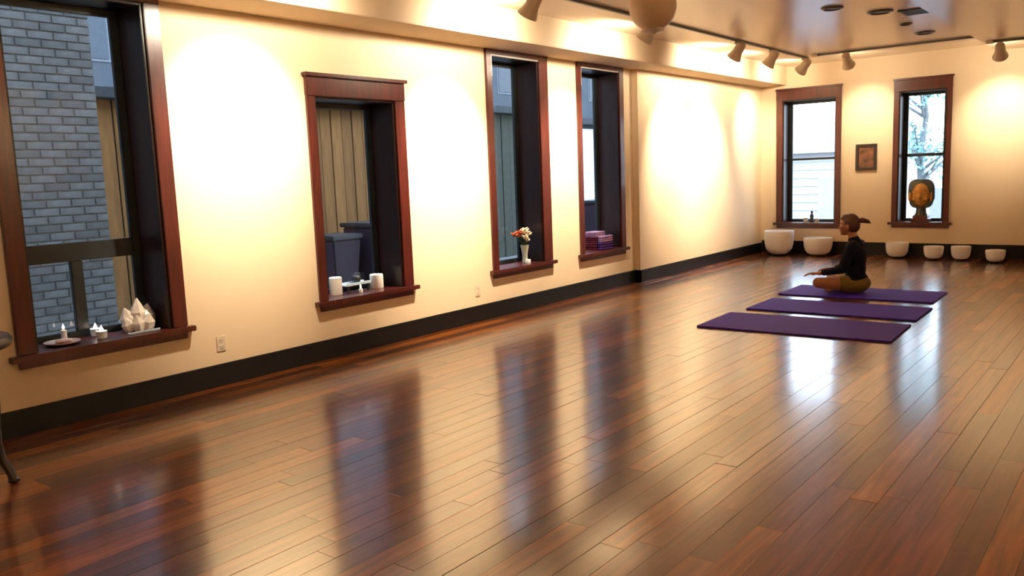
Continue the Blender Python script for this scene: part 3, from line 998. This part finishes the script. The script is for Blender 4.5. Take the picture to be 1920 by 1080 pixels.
def tealight(x, y, z, label):
    t = thing('tealight', label, 'candle', (x, y, z), 'glowing tealights on the first sill')
    T = Matrix.Translation((x, y, z))
    MB().lathe([(0.024, 0), (0.032, 0.003), (0.036, 0.052), (0.033, 0.052), (0.029, 0.006), (0.003, 0.005)], 24, T).build('glass_cup', M['glassdish'], t, smooth=True)
    MB().lathe([(0.027, 0.007), (0.028, 0.030), (0.003, 0.031)], 20, T).build('wax_body', M['wax'], t, smooth=True)
    MB().lathe([(0.003, 0.030), (0.015, 0.042), (0.013, 0.060), (0.001, 0.090)], 12, T).build('flame', M['flame'], t, smooth=True)


# first window
t = thing('crystal_cluster', 'big pale jagged crystal cluster on the sill of the largest window', 'crystal', (-0.17, 2.93, SZ))
rc = random.Random(5)
MB().ell((-0.17, 2.91, SZ + 0.03), (0.08, 0.10, 0.03), 10, 6).build('rock_base', M['crystal'], t)
pts = [(-0.20, 2.87, 0.0, -0.30, 0.16, 0.056), (-0.18, 2.915, 0.05, -0.05, 0.215, 0.060), (-0.15, 2.955, -0.03, 0.10, 0.17, 0.056), (-0.12, 2.88, 0.25, -0.25, 0.11, 0.046),
       (-0.19, 2.965, -0.1, 0.12, 0.155, 0.05), (-0.115, 2.935, 0.30, 0.05, 0.11, 0.05), (-0.22, 2.93, -0.15, 0.05, 0.16, 0.045), (-0.15, 2.835, 0.1, -0.45, 0.10, 0.045)]
for (x, y, lx, ly, h, r) in pts:
    mx = axis_matrix((x, y, SZ + 0.012), (lx, ly, 1.0))
    MB().lathe([(r * 0.9, 0), (r, h * 0.55), (r * 0.10, h)], 6, mx).build('crystal_point', M['crystal'], t)
tealight(-0.225, 2.625, SZ, 'glowing tealight on the first sill, nearer the glass')
tealight(-0.085, 2.60, SZ, 'glowing tealight on the first sill, nearer the room')
t = thing('stone_dish', 'flat pinkish stone dish on the first sill left of the tealights', 'dish', (-0.13, 2.36, SZ))
MB().lathe([(0.06, 0), (0.105, 0.012), (0.11, 0.020), (0.10, 0.019), (0.055, 0.008), (0.003, 0.007)], 28, Matrix.Translation((-0.13, 2.36, SZ))).build('dish_body', M['pinkdish'], t, smooth=True)
MB().ell((-0.13, 2.37, SZ + 0.022), (0.04, 0.055, 0.016), 12, 8).build('pebble', M['pinkdish'], t, smooth=True)
t = thing('stone_tray', 'thin grey tray on the first sill in front of the crystals', 'tray', (-0.055, 2.87, SZ))
MB().box(-0.062, -0.018, 2.76, 2.98, SZ, SZ + 0.008).build('tray_base', M['blueglaze'], t, bevel=0.003)
MB().box(-0.024, -0.018, 2.76, 2.98, SZ + 0.008, SZ + 0.016).build('tray_lip', M['blueglaze'], t, bevel=0.002)
candle(-0.235, 2.42, SZ, 0.018, 0.075, 'small white candle by the glass on the first sill', 'sill candles', lit=True)

# second window
candle(-0.19, 4.715, SZ, 0.056, 0.155, 'thick white candle at the left end of the second sill', 'thick candles on the second sill')
candle(-0.17, 5.18, SZ, 0.062, 0.13, 'thick cream candle at the right end of the second sill', 'thick candles on the second sill')
t = thing('serving_tray', 'pale blue tray on black feet between two thick candles', 'tray', (-0.20, 4.95, SZ))
tray = MB()
tray.box(-0.255, -0.145, 4.80, 5.095, SZ + 0.060, SZ + 0.072).box(-0.255, -0.245, 4.80, 5.095, SZ + 0.072, SZ + 0.085).box(-0.155, -0.145, 4.80, 5.095, SZ + 0.072, SZ + 0.085)
tray.build('tray_base', M['blueglaze'], t, bevel=0.003)
for (fx, fy) in ((-0.24, 4.83), (-0.16, 4.83), (-0.24, 5.065), (-0.16, 5.065)):
    MB().lathe([(0.014, 0), (0.01, 0.02), (0.014, 0.061)], 12, Matrix.Translation((fx, fy, SZ))).build('foot', M['blackiron'], t, smooth=True)
t = thing('incense_burner', 'small black lidded burner on the pale blue tray', 'burner', (-0.205, 4.97, SZ + 0.0725))
T = Matrix.Translation((-0.205, 4.97, SZ + 0.0725))
MB().lathe([(0.022, 0), (0.034, 0.012), (0.042, 0.035), (0.036, 0.052), (0.003, 0.053)], 22, T).build('pot', M['blackiron'], t, smooth=True)
MB().lathe([(0.038, 0.0525), (0.03, 0.066), (0.008, 0.075), (0.010, 0.086), (0.002, 0.092)], 22, T).build('lid', M['blackiron'], t, smooth=True)
candle(-0.075, 4.90, SZ, 0.019, 0.035, 'tiny lit white candle before the pale blue tray', 'sill candles', lit=True)

# third window
vx, vy = -0.115, 7.375
t = thing('flower_vase', 'tall pale vase of cream and orange flowers on third sill', 'vase', (vx, vy, SZ))
MB().lathe([(0.032, 0), (0.036, 0.01), (0.028, 0.05), (0.030, 0.10), (0.044, 0.17), (0.050, 0.20), (0.046, 0.20), (0.040, 0.17), (0.024, 0.09), (0.003, 0.03)], 26, Matrix.Translation((vx, vy, SZ))).build('vase_body', M['vase'], t, smooth=True)
rf = random.Random(9)
fl = [(-0.05, -0.115, 0.315, 'o', .046), (-0.03, -0.06, 0.335, 'o', .042), (0.0, 0.0, 0.345, 'c', .052), (0.02, 0.045, 0.315, 'c', .046), (0.03, -0.03, 0.285, 'c', .044), (-0.02, 0.05, 0.36, 'c', .042), (0.03, 0.01, 0.25, 'c', .036), (-0.06, -0.02, 0.30, 'o', .04)]
for (dx, dy, dz, k, r) in fl:
    c = Vector((vx + dx, vy + dy, SZ + dz))
    st = MB().tube([(vx, vy, SZ + 0.17), (vx + dx * .5, vy + dy * .5, SZ + 0.17 + (dz - .17) * .6), c], 0.003, 6).build('flower_stem', M['stem'], t, smooth=True)
    m = MB()
    m.ell(c, r * 0.42, 10, 6)
    for q in range(9):
        a = q * 2.4
        e = 0.15 + 0.9 * (q / 9)
        dr = Vector((math.cos(a) * math.cos(e), math.sin(a) * math.cos(e), math.sin(e)))
        m.ell((0, 0, 0), (r * 0.42, r * 0.14, r * 0.6), 8, 6, axis_matrix(c + dr * r * 0.55, dr))
    m.build('blossom', M['petalcream'] if k == 'c' else M['petalorange'], st, smooth=True)
candle(-0.04, 7.33, SZ, 0.030, 0.045, 'squat white candle in front of the flower vase', 'sill candles')


# fourth window: folded blankets
def blanket(x, y, z, lx, ly, h, material, label):
    t = thing('folded_blanket', label, 'blanket', (x, y, z), 'folded blankets on the fourth sill')
    n = 3
    for i in range(n):
        z0 = z + i * h / n
        hh = h / n * 0.94
        prof = []
        m = MB()
        sx = lx * (1 - 0.02 * i)
        m.box(x - sx / 2, x + sx / 2, y - ly / 2, y + ly / 2, z0, z0 + hh)
        m.build('fold', material, t, bevel=hh * 0.42, smooth=True)


blanket(-0.20, 8.98, SZ, 0.20, 0.24, 0.09, M['burgundy'], 'burgundy folded blanket at the bottom of the left stack')
blanket(-0.20, 8.98, SZ + 0.0905, 0.19, 0.23, 0.075, M['burgundy'], 'burgundy folded blanket in the middle of the left stack')
blanket(-0.20, 8.98, SZ + 0.166, 0.185, 0.22, 0.06, M['mauve'], 'dusty mauve folded blanket on top of the burgundy ones')
blanket(-0.055, 8.99, SZ, 0.075, 0.30, 0.10, M['violet'], 'deep violet folded blanket on the room side of the stack')
blanket(-0.055, 8.99, SZ + 0.1005, 0.07, 0.28, 0.075, M['mauve'], 'mauve folded blanket on top of the violet one')

# corner end wall window: figurines
SF = 0.5085


def figurine(x, y, h, label, material, dark=False):
    t = thing('figurine', label, 'figurine', (x, y, SF), 'figurines on the corner window sill')
    T = Matrix.Translation((x, y, SF))
    MB().lathe([(h * .22, 0), (h * .22, h * .08), (h * .19, h * .10)], 20, T).build('plinth', M['darkwood'] if dark else material, t, smooth=True)
    MB().lathe([(h * .17, h * .10), (h * .19, h * .18), (h * .13, h * .34), (h * .15, h * .52), (h * .12, h * .64), (h * .05, h * .70)], 20, T).build('robe', material, t, smooth=True)
    MB().ell((x, y, SF + h * .82), (h * .095, h * .095, h * .13), 14, 10).build('head', material, t, smooth=True)


figurine(0.895, D + 0.14, 0.20, 'dark slim figurine in the middle of the corner window sill', M['blackiron'], True)
candle(0.80, D + 0.12, SF, 0.035, 0.07, 'white candle left of the dark figurine', 'candles on the corner window sill')
candle(0.985, D + 0.12, SF, 0.032, 0.06, 'white candle right of the dark figurine', 'candles on the corner window sill')

# bust in the second end wall window
SB = 0.5285
bx_, by_ = 2.572, D + 0.085
t = thing('bust_statue', 'large golden head with dark squared headdress on window sill', 'statue', (bx_, by_, SB))
MB().box(bx_ - 0.13, bx_ + 0.13, by_ - 0.085, by_ + 0.085, SB, SB + 0.05).box(bx_ - 0.105, bx_ + 0.105, by_ - 0.075, by_ + 0.075, SB + 0.05, SB + 0.10).build('plinth', M['wood'], t, bevel=0.008)
MB().lathe([(0.095, 0.10), (0.075, 0.14), (0.07, 0.20), (0.085, 0.25)], 24, Matrix.Translation((bx_, by_, SB)) @ Matrix.Diagonal((1, 0.8, 1, 1))).build('neck', M['bronze'], t, smooth=True)
face = MB()
fz = SB + 0.41
face.ell((bx_, by_ - 0.03, fz), (0.135, 0.085, 0.19), 28, 18)
face.ell((bx_, by_ - 0.045, fz - 0.10), (0.085, 0.06, 0.085), 20, 12)
face.cone((bx_, by_ - 0.105, fz + 0.045), (bx_, by_ - 0.128, fz - 0.03), 0.012, 0.026)
for s in (-1, 1):
    face.ell((bx_ + s * 0.055, by_ - 0.100, fz + 0.028), (0.034, 0.016, 0.014), 14, 8)
    face.cone((bx_ + s * 0.02, by_ - 0.108, fz + 0.062), (bx_ + s * 0.092, by_ - 0.088, fz + 0.066), 0.008, 0.007)
    face.ell((bx_ + s * 0.075, by_ - 0.075, fz - 0.06), (0.045, 0.03, 0.045), 14, 8)
face.ell((bx_, by_ - 0.105, fz - 0.082), (0.042, 0.016, 0.012), 14, 8).ell((bx_, by_ - 0.102, fz - 0.102), (0.034, 0.016, 0.012), 14, 8)
face.build('face', M['gold'], t, smooth=True)
hd = MB()
vs, fs = [], []
# squared headdress shell behind and around the face: superellipse rings
ns = 40
for (yy, sc_) in ((0.075, 0.80), (0.055, 0.97), (0.0, 1.0), (-0.05, 0.98), (-0.06, 0.93)):
    for i in range(ns):
        a = 2 * PI * i / ns
        ca, sa = math.cos(a), math.sin(a)
        e = 0.55
        X = math.copysign(abs(ca) ** e, ca) * 0.183 * sc_
        Z = math.copysign(abs(sa) ** e, sa) * 0.225 * sc_
        vs.append((bx_ + X * (1 if Z > -0.1 else 0.93), by_ + yy, fz + 0.02 + Z))
for k in range(4):
    for i in range(ns):
        j = (i + 1) % ns
        fs.append((k * ns + i, k * ns + j, (k + 1) * ns + j, (k + 1) * ns + i))
fs.append(tuple(range(ns)))
fs.append(tuple(4 * ns + i for i in range(ns - 1, -1, -1)))
hd.add(vs, fs)
hdo = hd.build('headdress', M['bronze'], t, smooth=True)
for s in (-1, 1):
    MB().ell((bx_ + s * 0.150, by_ - 0.06, fz - 0.03), (0.022, 0.02, 0.075), 12, 10).build('ear', M['gold'], t, smooth=True)

# ------------------------------------------------------------------ the seated person
PX, PY, PZ = 2.80, 9.68, MAT_Z


def Q(f, l, u):
    """forward (towards the window wall), left (towards the viewer), up"""
    return Vector((PX - f, PY - l, PZ + u))


def solid(mb, name, material, parent, voxel, it=6):
    me = mb.mesh(name + '_src')
    o = bpy.data.objects.new(name + '_src', me)
    COL.objects.link(o)
    r = o.modifiers.new('r', 'REMESH')
    r.mode = 'VOXEL'
    r.voxel_size = voxel
    r.use_smooth_shade = True
    s = o.modifiers.new('s', 'SMOOTH')
    s.iterations = it
    s.factor = 0.5
    bpy.context.view_layer.update()
    dg = bpy.context.evaluated_depsgraph_get()
    ne = bpy.data.meshes.new_from_object(o.evaluated_get(dg))
    bpy.data.objects.remove(o)
    bpy.data.meshes.remove(me)
    ne.name = name
    off = world_loc(parent) if parent else Vector((PX, PY, 0))
    ne.transform(Matrix.Translation(-off))
    ne.materials.clear()
    ne.materials.append(material)
    for p in ne.polygons:
        p.use_smooth = True
    oo = bpy.data.objects.new(name, ne)
    COL.objects.link(oo)
    if parent:
        oo.parent = parent
    else:
        oo.location = off
    return oo


person = thing('person', 'person in dark top and olive shorts sitting cross-legged on back mat', 'person', (PX, PY, PZ))
B = MB()
# trunk
B.ell(Q(-0.02, 0, 0.115), (0.125, 0.165, 0.11))
B.ell(Q(-0.005, 0, 0.25), (0.095, 0.135, 0.13))
B.ell(Q(0.0, 0, 0.40), (0.105, 0.150, 0.15))
B.cone(Q(-0.005, -0.13, 0.525), Q(-0.005, 0.13, 0.525), 0.06, 0.06)
B.cone(Q(-0.005, 0, 0.55), Q(0.035, 0, 0.66), 0.056, 0.050)
HC = Q(0.075, 0, 0.765)
# head, looking straight ahead, chin slightly down
B.ell(HC + Vector((0.012, 0, 0.018)), (0.098, 0.076, 0.100), 24, 16)
B.ell(HC + Vector((-0.040, 0, -0.050)), (0.052, 0.056, 0.070), 20, 12)
B.ell(HC + Vector((-0.062, 0, -0.098)), (0.026, 0.030, 0.020))
B.cone(HC + Vector((-0.085, 0, 0.0)), HC + Vector((-0.104, 0, -0.036)), 0.009, 0.014)
B.ell(HC + Vector((-0.086, 0, -0.068)), (0.012, 0.024, 0.008))
B.ell(HC + Vector((-0.083, 0, -0.080)), (0.012, 0.020, 0.008))
for s in (-1, 1):
    B.cone(HC + Vector((-0.082, s * 0.012, 0.022)), HC + Vector((-0.066, s * 0.048, 0.022)), 0.009, 0.008)
    B.ell(HC + Vector((-0.060, s * 0.040, -0.035)), (0.024, 0.020, 0.024))
    B.ell(HC + Vector((0.010, s * 0.078, -0.018)), (0.018, 0.010, 0.030))
# arms: upper arm hangs, forearm rests forward over the knee
HAND = {}
for s in (-1, 1):
    sh, el, wr = Q(-0.005, s * 0.175, 0.525), Q(0.075, s * 0.225, 0.285), Q(0.315, s * 0.245, 0.232)
    B.cone(sh, el, 0.047, 0.037)
    B.cone(el, wr, 0.036, 0.024)
    # palm and fingers, gently drooping past the knee
    pc = Q(0.385, s * 0.245, 0.226)
    B.cone(Q(0.335, s * 0.232, 0.232), Q(0.40, s * 0.218, 0.228), 0.016, 0.013)
    B.cone(Q(0.335, s * 0.245, 0.232), Q(0.405, s * 0.243, 0.229), 0.017, 0.014)
    B.cone(Q(0.335, s * 0.258, 0.232), Q(0.395, s * 0.270, 0.228), 0.016, 0.013)
    for (l0, l1, L_) in ((0.213, 0.205, 0.070), (0.234, 0.231, 0.080), (0.255, 0.257, 0.075), (0.275, 0.284, 0.058)):
        p0 = Q(0.405, s * l0, 0.228)
        p1 = Q(0.405 + L_ * 0.55, s * (l0 + l1) / 2, 0.219)
        p2 = Q(0.405 + L_, s * l1, 0.198)
        B.cone(p0, p1, 0.0095, 0.0088, 10)
        B.cone(p1, p2, 0.0088, 0.0072, 10)
    B.cone(Q(0.345, s * 0.222, 0.228), Q(0.378, s * 0.192, 0.214), 0.012, 0.010, 10)
    B.cone(Q(0.378, s * 0.192, 0.214), Q(0.408, s * 0.184, 0.203), 0.010, 0.008, 10)
# legs, crossed: hip - knee - ankle - toes
for s in (-1, 1):
    hip, kn = Q(0.01, s * 0.085, 0.105), Q(0.325, s * 0.245, 0.125)
    an = Q(0.245 if s > 0 else 0.20, -s * 0.10, 0.058 if s > 0 else 0.062)
    B.cone(hip, kn, 0.088, 0.062)
    mid = kn.lerp(an, 0.35)
    B.cone(kn, mid, 0.060, 0.056)
    B.cone(mid, an, 0.056, 0.038)
    toe = an + Vector((-0.02, s * 0.13, -0.018))
    B.cone(an, toe, 0.036, 0.026)
    for k in range(5):
        p = toe + Vector((-0.022 + 0.011 * k, 0, 0.004))
        B.cone(p, p + Vector((0, s * (0.045 - 0.004 * k), -0.004)), 0.011, 0.008 - 0.0005 * k, 8)
body = solid(B, 'body', M['skin'], person, 0.0052, 5)
# shirt
S = MB()
S.ell(Q(-0.018, 0, 0.165), (0.122, 0.168, 0.075))
S.ell(Q(-0.005, 0, 0.27), (0.112, 0.152, 0.15))
S.ell(Q(0.0, 0, 0.40), (0.122, 0.166, 0.165))
S.cone(Q(-0.005, -0.14, 0.525), Q(-0.005, 0.14, 0.525), 0.072, 0.072)
S.cone(Q(-0.005, 0, 0.54), Q(0.015, 0, 0.595), 0.080, 0.064)
for s in (-1, 1):
    sh, el, wr = Q(-0.005, s * 0.175, 0.525), Q(0.075, s * 0.225, 0.285), Q(0.315, s * 0.245, 0.232)
    S.cone(sh, el, 0.062, 0.050)
    S.cone(el, el.lerp(wr, 0.80), 0.049, 0.036)
solid(S, 'long_sleeved_top', M['shirt'], person, 0.007, 6)
# shorts
H = MB()
H.ell(Q(-0.03, 0, 0.108), (0.142, 0.182, 0.106))
for s in (-1, 1):
    hip, kn = Q(0.01, s * 0.085, 0.108), Q(0.325, s * 0.245, 0.125)
    H.cone(hip, hip.lerp(kn, 0.22), 0.102, 0.096)
so = solid(H, 'shorts', M['shorts'], person, 0.007, 6)
# hair: cap, hairline and a ponytail sticking out behind
Hh = MB()
Hh.ell(HC + Vector((0.026, 0, 0.028)), (0.098, 0.084, 0.102), 26, 16)
Hh.ell(HC + Vector((0.050, 0, -0.012)), (0.074, 0.074, 0.080), 20, 12)
Hh.ell(HC + Vector((-0.020, 0, 0.078)), (0.070, 0.064, 0.045), 20, 12)
solid(Hh, 'hair', M['hair'], person, 0.006, 4)
Pt = MB()
Pt.cone(HC + Vector((0.10, 0, 0.045)), HC + Vector((0.15, 0, 0.052)), 0.026, 0.030)
Pt.cone(HC + Vector((0.15, 0, 0.052)), HC + Vector((0.205, 0, 0.038)), 0.030, 0.022)
Pt.cone(HC + Vector((0.205, 0, 0.038)), HC + Vector((0.235, 0, 0.020)), 0.020, 0.006)
solid(Pt, 'ponytail', M['hair'], person, 0.005, 4)
for s in (-1, 1):
    e = HC + Vector((-0.072, s * 0.032, 0.002))
    eo = MB().ell(e, (0.011, 0.013, 0.010), 14, 10).build('eye', M['eyewhite'], person, smooth=True)
    MB().ell(e + Vector((-0.0085, 0, 0)), (0.004, 0.006, 0.006), 12, 8).build('iris', M['iris'], eo, smooth=True)
